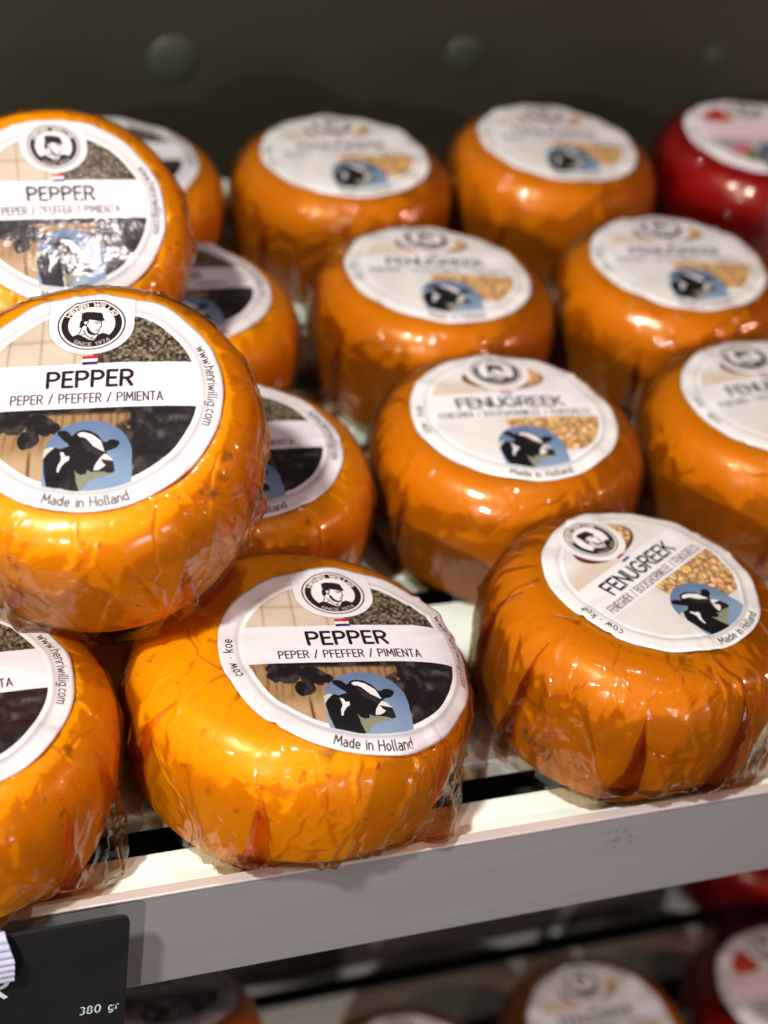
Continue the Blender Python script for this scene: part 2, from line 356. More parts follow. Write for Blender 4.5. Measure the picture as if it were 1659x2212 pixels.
def cow(A, ox=0.0):
    def T(p): return [((x - 842) / 1900 + .02 + ox, -.235 - (y - 105) / 1330) for x, y in p]
    cx, cy, hw = .02 + ox, -.553, .317
    U, V = A.U, A.V
    badge = np.where(V > cy, A.cov(np.hypot(U - cx, V - cy) - hw), A.cov(np.abs(U - cx) - hw)) * A.cov(np.hypot(U, V) - .842)
    sky = np.array([.38, .47, .60]) * (1 - sm(-V, .2, .85))[..., None] + np.array([.52, .62, .73]) * sm(-V, .2, .85)[..., None]
    rng = np.random.default_rng(3); sky += ((noise2(A.n, 9, rng) - .5) * .10)[..., None]
    A.blend(badge, sky)
    black = (.085, .075, .085); b2 = (.19, .165, .165)
    def P(pts, col): A.blend(A.poly(T(pts)) * badge, col)
    P([(225, 440), (330, 405), (420, 420), (350, 440), (290, 490), (235, 545)], (.80, .80, .74))
    P([(250, 540), (290, 490), (350, 440), (400, 410), (470, 430), (580, 400), (640, 420), (665, 640), (700, 740), (705, 800), (745, 870), (745, 930), (600, 900), (310, 850), (265, 700)], black)
    P([(650, 600), (690, 740), (700, 800), (745, 915), (780, 900), (850, 820), (960, 775), (1100, 750), (1215, 715), (1150, 690), (960, 680), (840, 680), (760, 700), (700, 680)], (.55, .55, .46))
    P([(415, 235), (440, 220), (520, 216), (570, 235), (610, 275), (640, 320), (650, 400), (600, 410), (560, 365), (510, 335), (460, 295), (425, 268)], black)
    P([(610, 290), (640, 270), (690, 232), (760, 218), (860, 228), (960, 275), (1010, 320), (1045, 370), (1075, 470), (1130, 530), (1190, 590), (1205, 650), (1212, 705), (1150, 722), (1060, 702), (960, 700), (900, 705), (845, 680), (835, 725), (760, 735), (705, 712), (668, 672), (640, 560), (590, 420)], black)
    P([(740, 330), (800, 330), (900, 410), (1000, 470), (1050, 500), (990, 540), (900, 480), (820, 470)], b2)
    P([(1035, 390), (1050, 362), (1090, 370), (1130, 343), (1200, 343), (1260, 368), (1276, 390), (1240, 432), (1190, 456), (1130, 466), (1088, 482), (1058, 440)], black)
    P([(693, 262), (740, 243), (800, 248), (880, 268), (950, 308), (1012, 350), (1037, 405), (1068, 480), (990, 445), (920, 412), (870, 368), (820, 322), (770, 302), (712, 292)], (.93, .91, .90))
    P([(928, 688), (950, 620), (1000, 556), (1065, 500), (1110, 512), (1195, 585), (1120, 575), (1025, 560), (1050, 602), (1095, 622), (1060, 652), (1000, 682)], (.90, .88, .86))
    P([(1020, 558), (1090, 570), (1182, 588), (1202, 650), (1212, 705), (1150, 718), (1045, 690), (1100, 632), (1055, 608)], (.14, .12, .13))
    P([(470, 463), (520, 472), (545, 518), (597, 515), (597, 560), (540, 592), (490, 642), (465, 698), (438, 690), (450, 620), (490, 560), (485, 510)], (.90, .90, .90))

def emblem(A, cx, cy, R=.254):
    ink = (.145, .115, .105)
    def ring(r0, r1, col):
        d = np.hypot(A.U - cx, A.V - cy); A.blend(A.cov(d - r1) * A.cov(r0 - d), col)
    A.blend(A.disc(cx, cy, R * 1.02), (.93, .91, .90))
    ring(R * .955, R * 1.0, (.25, .22, .24)); ring(R * .69, R * .89, ink)
    A.blend(A.disc(cx, cy, R * .69), (.95, .93, .92))
    def T(p):
        o = []
        for x, y in p:
            dx, dy = x - 757, y - 465
            o.append((cx + (dx - .20 * dy) / 507 * R, cy - (dy - .06 * dx) / 310 * R))
        return o
    clip = A.disc(cx, cy, R * .72)
    def P(p, c): A.blend(A.poly(T(p)) * clip, c)
    P([(500, 590), (560, 575), (600, 575), (690, 615), (780, 658), (850, 668), (885, 605), (960, 590), (1060, 622), (1060, 720), (760, 780), (480, 700)], ink)
    P([(572, 312), (640, 302), (760, 318), (868, 340), (900, 370), (915, 405), (948, 442), (890, 447), (800, 427), (710, 407), (590, 402), (582, 360)], ink)
    P([(580, 404), (700, 404), (712, 440), (690, 470), (702, 495), (650, 472), (620, 500), (582, 488), (574, 440)], ink)
    P([(640, 425), (685, 425), (692, 448), (668, 466), (645, 452)], (.95, .93, .92))
    P([(688, 490), (722, 500), (752, 540), (802, 575), (850, 590), (892, 572), (884, 604), (800, 606), (738, 580), (700, 535)], ink)
    A.blend(A.strokes([np.array(T([(895, 445), (905, 482), (917, 514), (892, 524), (900, 540), (888, 552), (892, 575)])), np.array(T([(800, 452), (850, 446), (885, 458)])),
                       np.array(T([(820, 468), (870, 470)])), np.array(T([(620, 500), (600, 560), (580, 582)])), np.array(T([(650, 530), (720, 600), (800, 650)])),
                       np.array(T([(690, 570), (640, 590)])), np.array(T([(850, 600), (800, 640), (870, 660)])), np.array(T([(850, 555), (880, 550)]))], .0075) * clip, (.2, .17, .16))
    A.blend(A.strokes(lay_arc('HENRI WILLIG', R * .785, 90, R * .145, 128, False, .26, (cx, cy)), .0125), (.90, .87, .82))
    A.blend(A.strokes(lay_arc('SINCE 1974', R * .795, -88, R * .125, 78, True, .26, (cx, cy)), .0085), (.66, .62, .58))

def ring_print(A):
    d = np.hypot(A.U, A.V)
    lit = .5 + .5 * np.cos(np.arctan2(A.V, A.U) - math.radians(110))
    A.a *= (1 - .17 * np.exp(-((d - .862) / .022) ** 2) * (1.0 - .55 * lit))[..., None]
    A.blend(A.cov(np.abs(d - .828) - .018) * .8, (.97, .96, .95))
def outer_texts(A, www=True):
    ink = (.20, .17, .20)
    A.blend(A.strokes(lay_arc('Made in Holland', .928, -89, .072, 37, True, .22), .0105), ink)
    A.blend(A.strokes(lay_arc('cow · koe', .93, 183, .07, 26, False, .22), .0105), ink)
    if www: A.blend(A.strokes(lay_arc('www.henriwillig.com', .925, 5, .07, 47, False, .2), .0095), (.25, .22, .24))
def flag(A):
    for i, c in enumerate([(.78, .12, .16), (.95, .94, .92), (.17, .18, .45)]):
        y1 = .362 - i * .028; A.blend(A.poly([(-.052, y1), (.06, y1), (.06, y1 - .028), (-.052, y1 - .028)]), c)

def pepper_art(n=1024):
    A = Art(n, (.925, .905, .905)); U, V = A.U, A.V; rng = np.random.default_rng(5)
    d = np.hypot(U, V); pic = A.cov(d - .812)
    wood = np.array([.83, .765, .68]) + ((noise2(n, 5, rng) - .5) * .10)[..., None]
    for x in (-.62, -.38, -.12): wood -= (np.exp(-((U - x - .03 * V) / .012) ** 2) * .14)[..., None] * np.array([.6, .8, 1])
    wood -= (np.exp(-((V - .52) / .02) ** 2) * .08)[..., None]
    top = pic * A.cov(.29 - V); A.blend(top, wood)
    gr = noise2(n, 90, rng, 3); gr = (gr - gr.mean()) / gr.std()
    pc = np.clip(np.array([.37, .325, .26]) + gr[..., None] * np.array([.12, .115, .09]), .03, 1)
    mound = sm(.74 - .55 * np.maximum(U - .34, 0) - 2.2 * np.maximum(.34 - U, 0) ** 1.6 + (noise2(n, 30, rng) - .5) * .12 - V, -.02, .03)
    A.blend(top * mound * sm(U, -.28, -.05), pc)
    bot = pic * A.cov(V + .125)
    w2 = np.array([.64, .51, .36]) + ((noise2(n, 4, rng) - .5) * .16)[..., None]
    stripe = np.sin((U + .02 * np.sin(V * 7)) * 95 + 1.3 * np.sin(U * 31)); w2 = w2 - (np.clip(stripe, .2, 1) * .17)[..., None] * np.array([.8, .9, 1]) * sm(V, -.62, -.3)[..., None]
    w2 += (sm(-V, .45, .62) * (U < .2) * .10)[..., None]
    w2 = w2 - (np.exp(-((U + .40) / .012) ** 2) * .35 * sm(-V, .45, .6))[..., None]
    A.blend(bot, w2)
    lump = noise2(n, 26, rng, 3); dark = np.array([.105, .080, .085]) + (np.clip(lump - .48, 0, 1) * .55)[..., None]
    big = sm(U + .25 * (lump - .5), .24, .30) * sm(V + .1 * (lump - .5) + .35 * np.maximum(U - .45, 0), -.66, -.61)
    A.blend(bot * np.maximum(big, sm(V, -.20, -.15) * (U > -.66)), dark)
    for bx, by, r in ((-.53, -.235, .13), (-.35, -.26, .115), (-.42, -.39, .085), (-.26, -.30, .07), (.50, -.62, .12), (-.60, -.20, .09), (.42, -.72, .09)):
        rr = r * (1 + .8 * (noise2(n, 22, rng, 2) - .5)); A.blend(bot * sm(rr - np.hypot((U - bx), (V - by) * 1.15), 0, .015), dark * .95)
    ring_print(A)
    A.blend(pic * A.cov(np.abs(V - .0825) - .2075), (.935, .92, .925))
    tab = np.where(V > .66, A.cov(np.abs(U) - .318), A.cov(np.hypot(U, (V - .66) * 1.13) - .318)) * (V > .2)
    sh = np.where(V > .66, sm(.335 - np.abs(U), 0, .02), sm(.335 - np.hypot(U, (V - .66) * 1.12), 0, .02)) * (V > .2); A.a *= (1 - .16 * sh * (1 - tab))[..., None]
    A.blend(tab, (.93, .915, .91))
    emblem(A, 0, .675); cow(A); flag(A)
    A.blend(A.strokes(lay_line('PEPPER', 0.01, .148, .138, .62, .25), .0265), (.13, .07, .12))
    A.blend(A.strokes(lay_line('PEPER / PFEFFER / PIMIENTA', 0.0, -.030, .080, 1.11, .26), .0115), (.24, .20, .24))
    outer_texts(A); return A.image('pepper_label_print')

def seeds(A, mask, rng, n, box, size):
    for i in range(n):
        x, y = rng.uniform(box[0], box[1]), rng.uniform(box[2], box[3]); a = rng.uniform(0, math.pi); rx = size * rng.uniform(.8, 1.25); ry = rx * rng.uniform(.5, .7)
        i0, i1 = int((x - rx * 1.3 + 1) / A.px), int((x + rx * 1.3 + 1) / A.px) + 1; j0, j1 = int((y - rx * 1.3 + 1) / A.px), int((y + rx * 1.3 + 1) / A.px) + 1
        i0, j0 = max(i0, 0), max(j0, 0)
        U, V = A.U[j0:j1, i0:i1] - x, A.V[j0:j1, i0:i1] - y
        p, q = (U * math.cos(a) + V * math.sin(a)) / rx, (-U * math.sin(a) + V * math.cos(a)) / ry
        e = np.hypot(p, q); sh = np.clip(1.08 - .62 * np.clip(e, 0, 1) ** 3 + .16 * (V - U) / rx, .2, 1.3)
        col = np.array([.93, .73, .48]) * rng.uniform(.8, 1.1) + rng.uniform(-.03, .03, 3)
        m = np.clip((1 - e) * rx * .7 / A.px, 0, 1) * mask[j0:j1, i0:i1]
        A.a[j0:j1, i0:i1] = A.a[j0:j1, i0:i1] * (1 - m[..., None]) + np.clip(col * sh[..., None], 0, 1) * m[..., None]
def fenugreek_art(n=1024):
    A = Art(n, (.93, .92, .905)); U, V = A.U, A.V; rng = np.random.default_rng(8)
    d = np.hypot(U, V); pic = A.cov(d - .812)
    bgc = np.array([.90, .885, .865]) + ((noise2(n, 5, rng) - .5) * .05)[..., None]
    A.blend(pic, bgc)
    top = pic * A.cov(.31 - V)
    pinkish = sm(.6 - V, 0, .2) * sm(.05 - U, 0, .3); A.blend(top * pinkish * .8, (.85, .77, .69))
    bowl = A.cov(np.hypot((U - .04) / 1.0, (V - .56) / .50) - .41) * top
    A.blend(bowl, (.42, .20, .12)); ins = A.cov(np.hypot((U - .07) / 1.0, (V - .57) / .48) - .36) * top
    A.blend(ins, (.62, .42, .22)); seeds(A, ins, rng, 330, (-.35, .5, .28, .8), .052)
    A.blend(top * sm(U, .50, .62), (.92, .905, .89))
    bot = pic * A.cov(V + .10)
    s2 = bot * sm(U + .5 * np.minimum(V + .25, 0) + .12, 0, .03) * sm(V + .62 * (.0) + .62, 0, .02)
    A.blend(bot * np.clip(np.exp(-((U - .02 + .3 * (V + .3)) / .12) ** 2), 0, 1) * .35, (.74, .62, .48))
    A.blend(s2, (.62, .40, .20)); seeds(A, s2, rng, 760, (-.15, .82, -.75, -.08), .060)
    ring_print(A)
    A.blend(pic * A.cov(np.abs(V - .10) - .205), (.945, .935, .93))
    sh = sm(.34 - np.hypot(U, V - .675), 0, .02); A.a *= (1 - .10 * sh * (1 - A.disc(0, .675, .325)))[..., None]
    A.blend(A.disc(0, .675, .325) * 1.0, (.935, .925, .91))
    emblem(A, 0, .675); cow(A); flag(A)
    A.blend(A.strokes(lay_line('FENUGREEK', 0.0, .150, .150, 1.06, .20), .0265), (.10, .07, .09))
    A.blend(A.strokes(lay_line('FENEGRIEK / BOCKSHORNKLEE / FENOGRECO', 0.0, -.030, .088, 1.50, .26), .0092), (.24, .20, .22))
    outer_texts(A, False); return A.image('fenugreek_label_print')
def red_art(n=512):
    A = Art(n, (.92, .89, .89)); U, V = A.U, A.V; rng = np.random.default_rng(18)
    pic = A.cov(np.hypot(U, V) - .812)
    A.blend(pic * A.cov(.31 - V), (.84, .80, .77)); A.blend(pic * A.cov(.31 - V) * A.disc(-.45, .5, .22), (.70, .22, .16))
    A.blend(pic * A.cov(V + .10), (.72, .70, .70))
    for x, y, r, c in ((-.42, -.42, .17, (.80, .40, .45)), (-.30, -.58, .14, (.40, .47, .28)), (-.55, -.3, .12, (.62, .60, .60)), (.5, -.4, .2, (.74, .35, .36))): A.blend(pic * A.cov(V + .10) * A.disc(x, y, r), c)
    ring_print(A)
    A.blend(pic * A.cov(np.abs(V - .09) - .205), (.90, .80, .82))
    A.blend(A.disc(0, .675, .325), (.93, .91, .905)); emblem(A, 0, .675); cow(A, .05)
    outer_texts(A, False); return A.image('red_label_print')
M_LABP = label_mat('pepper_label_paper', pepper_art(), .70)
M_LABF = label_mat('fenugreek_label_paper', fenugreek_art())
M_LABR = label_mat('red_label_paper', red_art())

# ------------------------------------------------------------------ cheeses
RR, HH = .0494, .0545
def chaikin(p, n=4):
    p = np.asarray(p, float)
    for _ in range(n):
        q = np.empty((2 * len(p), 2)); q[0::2] = np.vstack([p[:1], p[:-1] * .25 + p[1:] * .75])[:len(p)]; q = None
        a = p[:-1] * .75 + p[1:] * .25; b = p[:-1] * .25 + p[1:] * .75
        m = np.empty((2 * len(a), 2)); m[0::2] = a; m[1::2] = b; p = np.vstack([p[:1], m, p[-1:]])
    return p
RIND = chaikin(np.array([(0, 1.0), (.40, 1.0), (.68, .985), (.865, .94), (.970, .82), (1.0, .66), (.997, .48), (.975, .31), (.940, .16), (.905, .055), (.87, .018), (.76, .012), (.5, .012), (0, .012)]) * (RR, HH))
WRAP = chaikin(np.array([(.18, 1.0), (.40, 1.0), (.68, .985), (.865, .94), (.970, .82), (1.003, .66), (1.002, .48), (.984, .33), (.953, .18), (.925, .07), (.905, .004)]) * (RR, HH))
def arclen(p): return np.r_[0, np.cumsum(np.hypot(*np.diff(p, axis=0).T))]
class Prof:
    def __init__(s, pts): s.p = pts; s.s = arclen(pts); s.len = s.s[-1]
    def at(s, q): return np.interp(q, s.s, s.p[:, 0]), np.interp(q, s.s, s.p[:, 1])
    def nrm(s, q, e=.0012):
        a = s.at(np.clip(q - e, 0, s.len)); b = s.at(np.clip(q + e, 0, s.len)); tx, tz = b[0] - a[0], b[1] - a[1]; l = np.hypot(tx, tz) + 1e-9
        return -tz / l, tx / l
PR, PW = Prof(RIND), Prof(WRAP)
PWs0 = .18 * RR                    # the wrap profile starts this far from the axis
def grid_faces(ni, nj, wrap=True):
    f = []
    for i in range(ni - 1):
        for j in range(nj if wrap else nj - 1):
            k = (j + 1) % nj; f.append((i * nj + j, (i + 1) * nj + j, (i + 1) * nj + k, i * nj + k))
    return f
def angd(a, b): return (a - b + np.pi) % (2 * np.pi) - np.pi

class Cheese:
    def __init__(s, name, label, kind, pos, tilt=(0, 0), off=(0, 0), rot=0, scale=1.0, seed=0, nj=160, ni=70, group=None, spin=0, folds=(), creases=40, lab=1.0, skirt=1.0, skirts=(), cat='cheese'):
        s.rng = np.random.default_rng(seed); rng = s.rng; s.nj, s.ni = nj, ni; s.wres = 2.1 if nj > 200 else 1.35; s.off = off; s.rot = math.radians(rot)
        s.film, s.foldm, rind, labm = {'p': (M_FILMP, M_FOLDP, M_PEP, M_LABP), 'f': (M_FILMF, M_FOLDF, M_FEN, M_LABF), 'r': (M_FILMR, M_FOLDF, M_RED, M_LABR)}[kind]
        root = empty(name, pos); tag(root, label, cat, group); s.root = root
        s.lip = (.0038 - pos[1]) / 1.05 if (pos[1] < .06 and pos[2] == 0) else None
        n = Vector((tilt[0], tilt[1], 1)).normalized(); a = Vector((0, 1, 0)).cross(n).normalized(); b = n.cross(a)
        root.rotation_euler = Matrix((a, b, n)).transposed().to_euler(); root.scale = scale if isinstance(scale, tuple) else (scale,) * 3
        s.ph = rng.uniform(0, 6.28, 4); s.am = rng.uniform(.3, 1, 4) * (.010, .007, .005, .004)
        # rind
        th = np.linspace(0, 2 * np.pi, nj, endpoint=False); q = np.linspace(0.0006, PR.len * .93, ni)
        r, z = PR.at(q); X = s.revolve(th[None] + 0 * q[:, None], r[:, None], z[:, None])
        v = np.vstack([X.reshape(-1, 3), [[0, 0, z[0]]], [[0, 0, z[-1]]]]); X = s.behind_lip(X); v = np.vstack([X.reshape(-1, 3), [[0, 0, z[0]]], [[0, 0, z[-1]]]]); f = grid_faces(ni, nj); N = ni * nj
        f += [(N, j, (j + 1) % nj) for j in range(nj)] + [(N + 1, (ni - 1) * nj + (j + 1) % nj, (ni - 1) * nj + j) for j in range(nj)]
        mesh_obj('rind', v, f, rind, root)
        # cellophane wrapper
        s.mk_creases(creases); s.skirt = skirt; s.skirts = [(math.radians(x), math.radians(w), am) for x, w, am in skirts]
        q = np.linspace(0, PW.len, int(ni * s.wres)); th2 = np.linspace(0, 2 * np.pi, int(nj * s.wres * 1.15), endpoint=False)
        X = s.wrap(th2[None] + 0 * q[:, None], q[:, None] + 0 * th2[None])
        mesh_obj('wrapper', X.reshape(-1, 3), grid_faces(len(q), len(th2)), s.film, root)
        # label
        s.mk_label(labm, .0374 * lab)
        for fo in folds: s.mk_fold(*fo)
    def revolve(s, th, r, z):
        k = 1 + s.am[0] * np.cos(2 * th + s.ph[0]) + s.am[1] * np.cos(3 * th + s.ph[1]) + s.am[2] * np.cos(5 * th + s.ph[2])
        zz = z + (z / HH) * r * .02 * np.cos(th + s.ph[3])
        return np.stack([r * k * np.cos(th), r * k * np.sin(th), zz], -1)
    def mk_creases(s, n):
        rng = s.rng; s.cr = []
        for i in range(n):
            z = rng.beta(2.0, 1.6); q0 = PW.len * (.30 + .68 * z); t0 = rng.uniform(-np.pi, np.pi)
            an = rng.normal(np.pi / 2, .55) if rng.random() < .7 else rng.uniform(0, np.pi)
            s.cr.append((t0, q0, an, rng.uniform(.006, .034), rng.uniform(.0007, .0030), rng.uniform(.00012, .0008) * rng.choice([1, 1, 1, -.4])))
        s.fc = []
        for lean in (rng.uniform(-.5, -.15), rng.uniform(.15, .5)):
            e = [0.0]
            while e[-1] < 2 * np.pi - .25: e.append(e[-1] + rng.uniform(.14, .46))
            e = np.array(e[:-1] + [2 * np.pi]) + 0.0; s.fc.append((lean, e, rng.uniform(0, 6.28)))
        s.pl = [(rng.uniform(-np.pi, np.pi), rng.uniform(.03, .10), rng.uniform(.0005, .0026), rng.uniform(-.35, .35)) for i in range(rng.integers(12, 20))]
    def wrap_disp(s, th, q):
        d = np.full(np.broadcast(th, q).shape, .00055)
        x = th * RR
        for t0, q0, an, ln, w, am in s.cr:
            dx = angd(th, t0) * RR; dq = q - q0
            al = dx * math.cos(an) + dq * math.sin(an); ac = -dx * math.sin(an) + dq * math.cos(an) + .0006 * np.sin(al * 700 + t0 * 9)
            d = d + am * np.clip(1 - np.abs(ac) / w, 0, 1) * np.clip(1 - (np.abs(al) / ln) ** 2, 0, 1)
        r, z = PW.at(q); low = sm(1 - z / HH, .42, .98); fz = sm(1 - z / HH, .06, .35)
        for lean, e, o in s.fc:
            a = (th + o + lean * (1 - z / HH)) % (2 * np.pi); k = np.clip(np.searchsorted(e, a, side='right') - 1, 0, len(e) - 2)
            d = d + .85 * fz * RR * (1 / np.cos(a - .5 * (e[k] + e[k + 1])) - 1)
        for t0, w, am, lean in s.pl:
            a = angd(th, t0 + lean * (z / HH)); d = d + am * s.skirt * low * np.clip(1 - np.abs(a) / w, 0, 1) * (1 + .4 * np.sign(a) * np.clip(np.abs(a) / w, 0, 1))
        d = d + low * s.skirt * .0022 * np.sin(2 * th + s.ph[1]) * np.sin(3 * th + s.ph[2]) 
        for t0, w, am in s.skirts: d = d + am * low * np.exp(-(angd(th, t0) / w) ** 2)
        # pressed flat beneath the label
        px, py = (q + PWs0) * np.cos(th) - s.off[0], (q + PWs0) * np.sin(th) - s.off[1]
        k = sm(np.hypot(px, py), .0362, .0395); d = d * k + .0003 * (1 - k)
        return np.maximum(d, .0002)
    def wrap(s, th, q, extra=0.0):
        r, z = PW.at(q); nr, nz = PW.nrm(q); d = s.wrap_disp(th, q) + extra
        X = s.revolve(th, r + nr * d, np.maximum(z + nz * d, .0004)); return s.behind_lip(X)
    def behind_lip(s, X):
        if s.lip is not None:
            w = 1 - sm(X[..., 2], .004, .012); X[..., 1] = X[..., 1] * (1 - w) + np.maximum(X[..., 1], s.lip) * w
        return X
    def surf(s, px, py, h):
        """a point h above the wrap, px,py measured along the surface from the axis"""
        q = np.hypot(px, py); th = np.arctan2(py, px); r, z = PR.at(q); nr, nz = PR.nrm(q)
        return s.revolve(th, r + nr * h, z + nz * h)
    def mk_label(s, m, R=.0374):
        rng = s.rng; nr, nt = 40, 132
        rad = np.r_[np.linspace(0.0004, 1, nr), 1.0]; ph = np.linspace(0, 2 * np.pi, nt, endpoint=False)
        A, B = np.meshgrid(rad, ph, indexing='ij'); edge = 1 + .004 * np.sin(5 * B + s.ph[0]) + .003 * np.sin(11 * B + s.ph[1])
        px = s.off[0] + R * A * edge * np.cos(B + s.rot); py = s.off[1] + R * A * edge * np.sin(B + s.rot)
        h = np.full(A.shape, .0009)
        for i in range(9):
            t0 = rng.uniform(-np.pi, np.pi); w = rng.uniform(.02, .07); st = rng.uniform(.45, .8); am = rng.uniform(.0002, .0010)
            h = h + am * np.clip((A - st) / (1 - st), 0, 1) * np.clip(1 - np.abs(angd(B, t0 + .15 * (A - 1))) / w, 0, 1)
        h = h + .0003 * np.clip((A - .6) / .4, 0, 1) * (np.sin(7 * B + s.ph[2]) + np.sin(13 * B + s.ph[3]) + .6) 
        h = np.maximum(h, .0008); h[-1] = h[-2] - .0005
        X = s.surf(px, py, h)
        uv = np.stack([.5 + .5 * A * np.cos(B), .5 + .5 * A * np.sin(B)], -1)
        f = grid_faces(nr + 1, nt); f = [q[::1] for q in f]
        v = np.vstack([X.reshape(-1, 3), s.surf(np.array([s.off[0]]), np.array([s.off[1]]), .0009)]); N = (nr + 1) * nt
        f += [(N, j, (j + 1) % nt) for j in range(nt)]
        s.label = mesh_obj('label', v, f, m, s.root, uvs=np.vstack([uv.reshape(-1, 2), [[.5, .5]]]))
    def mk_fold(s, apex_deg, q0, left_deg, right_deg, q1=1.0, bulge=.0022):
        """a triangle of doubled film: point at apex, widening to the base"""
        n = 22; a, l, r = (math.radians(x) for x in (apex_deg, left_deg, right_deg))
        T, K = np.meshgrid(np.linspace(0, 1, n), np.linspace(0, 1, 9), indexing='ij')
        wob = .03 * np.sin(T * 6 + apex_deg) + .016 * np.sin(T * 15 + K * 3)
        th = a * (1 - T) + (l * (1 - K) + r * K) * T + wob * T * (1 - T) * 2; q = PW.len * (q0 + (q1 - q0) * T)
        X = s.wrap(th, q, .0004 + bulge * np.sin(np.pi * K) ** .7 * T ** .6 * (.6 + .4 * K) + .0004 * np.sin(T * 17 + K * 5))
        mesh_obj('film_fold', X.reshape(-1, 3), grid_faces(n, 9, False), s.foldm, s.root)
    def stamp(s, txt, th_deg, qf, h, ang):
        """ink ribbons lying on the wrap"""
        sts = lay_line(txt, 0, 0, h, None, .35, ang); v, f = [], []; w = h * .075
        for st in sts:
            d = np.gradient(st, axis=0); l = np.hypot(*d.T)[:, None] + 1e-9; nn = np.stack([-d[:, 1], d[:, 0]], 1) / l * w
            b = len(v)
            for sd in (st + nn, st - nn):
                th = math.radians(th_deg) + sd[:, 0] / RR; q = PW.len * qf - sd[:, 1]; v += s.wrap(th, q, .0006).tolist()
            m = len(st); f += [(b + i, b + i + 1, b + m + i + 1, b + m + i) for i in range(m - 1)]
        mesh_obj('date_stamp', np.array(v), f, M_INK, s.root)

def face_dir(x, y): return math.degrees(math.atan2(-.299 - y, 0 - x))
GP, GF, GR = 'pepper cheeses piled at the end of the shelf', 'fenugreek cheeses in rows on the shelf', 'red cheeses'
HI = dict(nj=220, ni=100)
a = face_dir(.1315, .039)
cA = Cheese('pepper_cheese', 'speckled orange pepper cheese at the shelf edge, whole label showing, beside an amber one', 'p', (.1315, .0432, 0), (.05, .010), (.0100, -.0072), -6, (1.04, 1.04, .985), 11, lab=.985, group=GP, creases=110, skirts=[(a + 66, 18, .0052), (a - 62, 16, .0030)], **HI,
            folds=[(a - 8, .50, a - 10, a + 3), (a + 58, .42, a + 52, a + 72), (a - 48, .40, a - 66, a - 52)])
a = face_dir(.0835, .096)
cP2 = Cheese('pepper_cheese', 'tilted orange pepper cheese lying on top of others, its big label turned to the viewer', 'p', (.0835, .096, .068), (-.20, -.29), (.0016, .0), -15, 1.0, 23, group=GP, creases=110, **HI,
             folds=[(a + 62, .45, a + 66, a + 82), (a - 22, .55, a - 40, a - 28), (a + 30, .6, a + 26, a + 36)])
cP1 = Cheese('pepper_cheese', 'topmost pepper cheese, strong glare on its label, leaning behind another tilted one', 'p', (.0886, .226, .068), (-.02, -.58), (0, 0), -2, .93, 37, group=GP, creases=60, **HI)
a = face_dir(.0295, .0405)
cG = Cheese('pepper_cheese', 'orange pepper cheese above the black price card, cut off by the picture edge', 'p', (.0295, .0405, 0), (-.05, 0), (0, 0), -2, 1.0, 41, group=GP, creases=90, skirts=[(a + 58, 16, .0060)], **HI,
            folds=[(a + 40, .45, a + 36, a + 50), (a + 62, .45, a + 60, a + 74)])
Cheese('pepper_cheese', 'pepper cheese on the slats just behind the front one, left half of its label shaded', 'p', (.135, .1394, 0), (0, 0), (0, 0), -4, 1.0, 53, group=GP, creases=70, nj=180, ni=80)
Cheese('pepper_cheese', 'blurred pepper cheese on the slats beside the topmost tilted one, dark label half hidden', 'p', (.1375, .2412, 0), (0, 0), (0, 0), 2, 1.0, 59, group=GP, creases=50, nj=140)
Cheese('pepper_cheese', 'rearmost pepper cheese, very blurred, pale label peeking over the topmost tilted one', 'p', (.1339, .3466, 0), (0, 0), (0, 0), 0, 1.0, 61, group=GP, creases=50, nj=140)
Cheese('pepper_cheese', 'pepper cheese hidden under the tilted pile at the shelf end', 'p', (.0295, .1420, 0), (0, 0), (0, 0), 0, 1.0, 67, group=GP, creases=30, nj=120, ni=50)
a = face_dir(.246, .0415)
cF = Cheese('fenugreek_cheese', 'amber fenugreek cheese at the shelf edge, label askew, stamped digits on its crinkled wrap', 'f', (.2465, .0458, 0), (.035, .03), (.0020, .0035), 32, 1.01, 71, lab=.935, group=GF, creases=130, skirts=[(a - 52, 20, .0045), (a + 70, 14, .003)], **HI,
            folds=[(a + 12, .50, a + 6, a + 20), (a + 50, .40, a + 40, a + 54), (a - 32, .42, a - 42, a - 33), (a - 60, .38, a - 66, a - 54)])
cF.stamp('11:21', a - 22, .80, .0040, -18)
a = face_dir(.2396, .1415)
Cheese('fenugreek_cheese', 'second-row fenugreek cheese behind the front askew one, soft but readable label, dark film fold', 'f', (.2396, .1440, 0), (0, 0), (0, 0), -6, 1.0, 73, group=GF, creases=60, nj=180, ni=80,
       folds=[(a + 22, .52, a + 6, a + 24), (a - 38, .5, a - 42, a - 37)])
Cheese('fenugreek_cheese', 'second-row fenugreek cheese cut off by the picture edge, half its label showing', 'f', (.3480, .1418, 0), (0, 0), (0, 0), 5, 1.0, 79, group=GF, creases=60, nj=180, ni=80, folds=[(-112, .55, -116, -110)])
a = face_dir(.2455, .2391)
Cheese('fenugreek_cheese', 'fenugreek cheese in the third row between pepper cheese and another fenugreek one', 'f', (.2455, .2420, 0), (0, 0), (0, 0), -8, 1.0, 83, group=GF, creases=50, nj=140, folds=[(a + 14, .55, a + 2, a + 16), (a - 40, .5, a - 46, a - 40)])
Cheese('fenugreek_cheese', 'third-row fenugreek cheese in front of the dark red cheese', 'f', (.3535, .2410, 0), (0, 0), (0, 0), -8, 1.0, 89, group=GF, creases=50, nj=140, folds=[(-128, .55, -134, -127)])
Cheese('fenugreek_cheese', 'very blurred fenugreek cheese of the back row beside the pepper cheeses, greyish top of label', 'f', (.2376, .3440, 0), (0, 0), (0, 0), -3, 1.0, 97, group=GF, creases=40, nj=140, folds=[(-146, .5, -152, -146)])
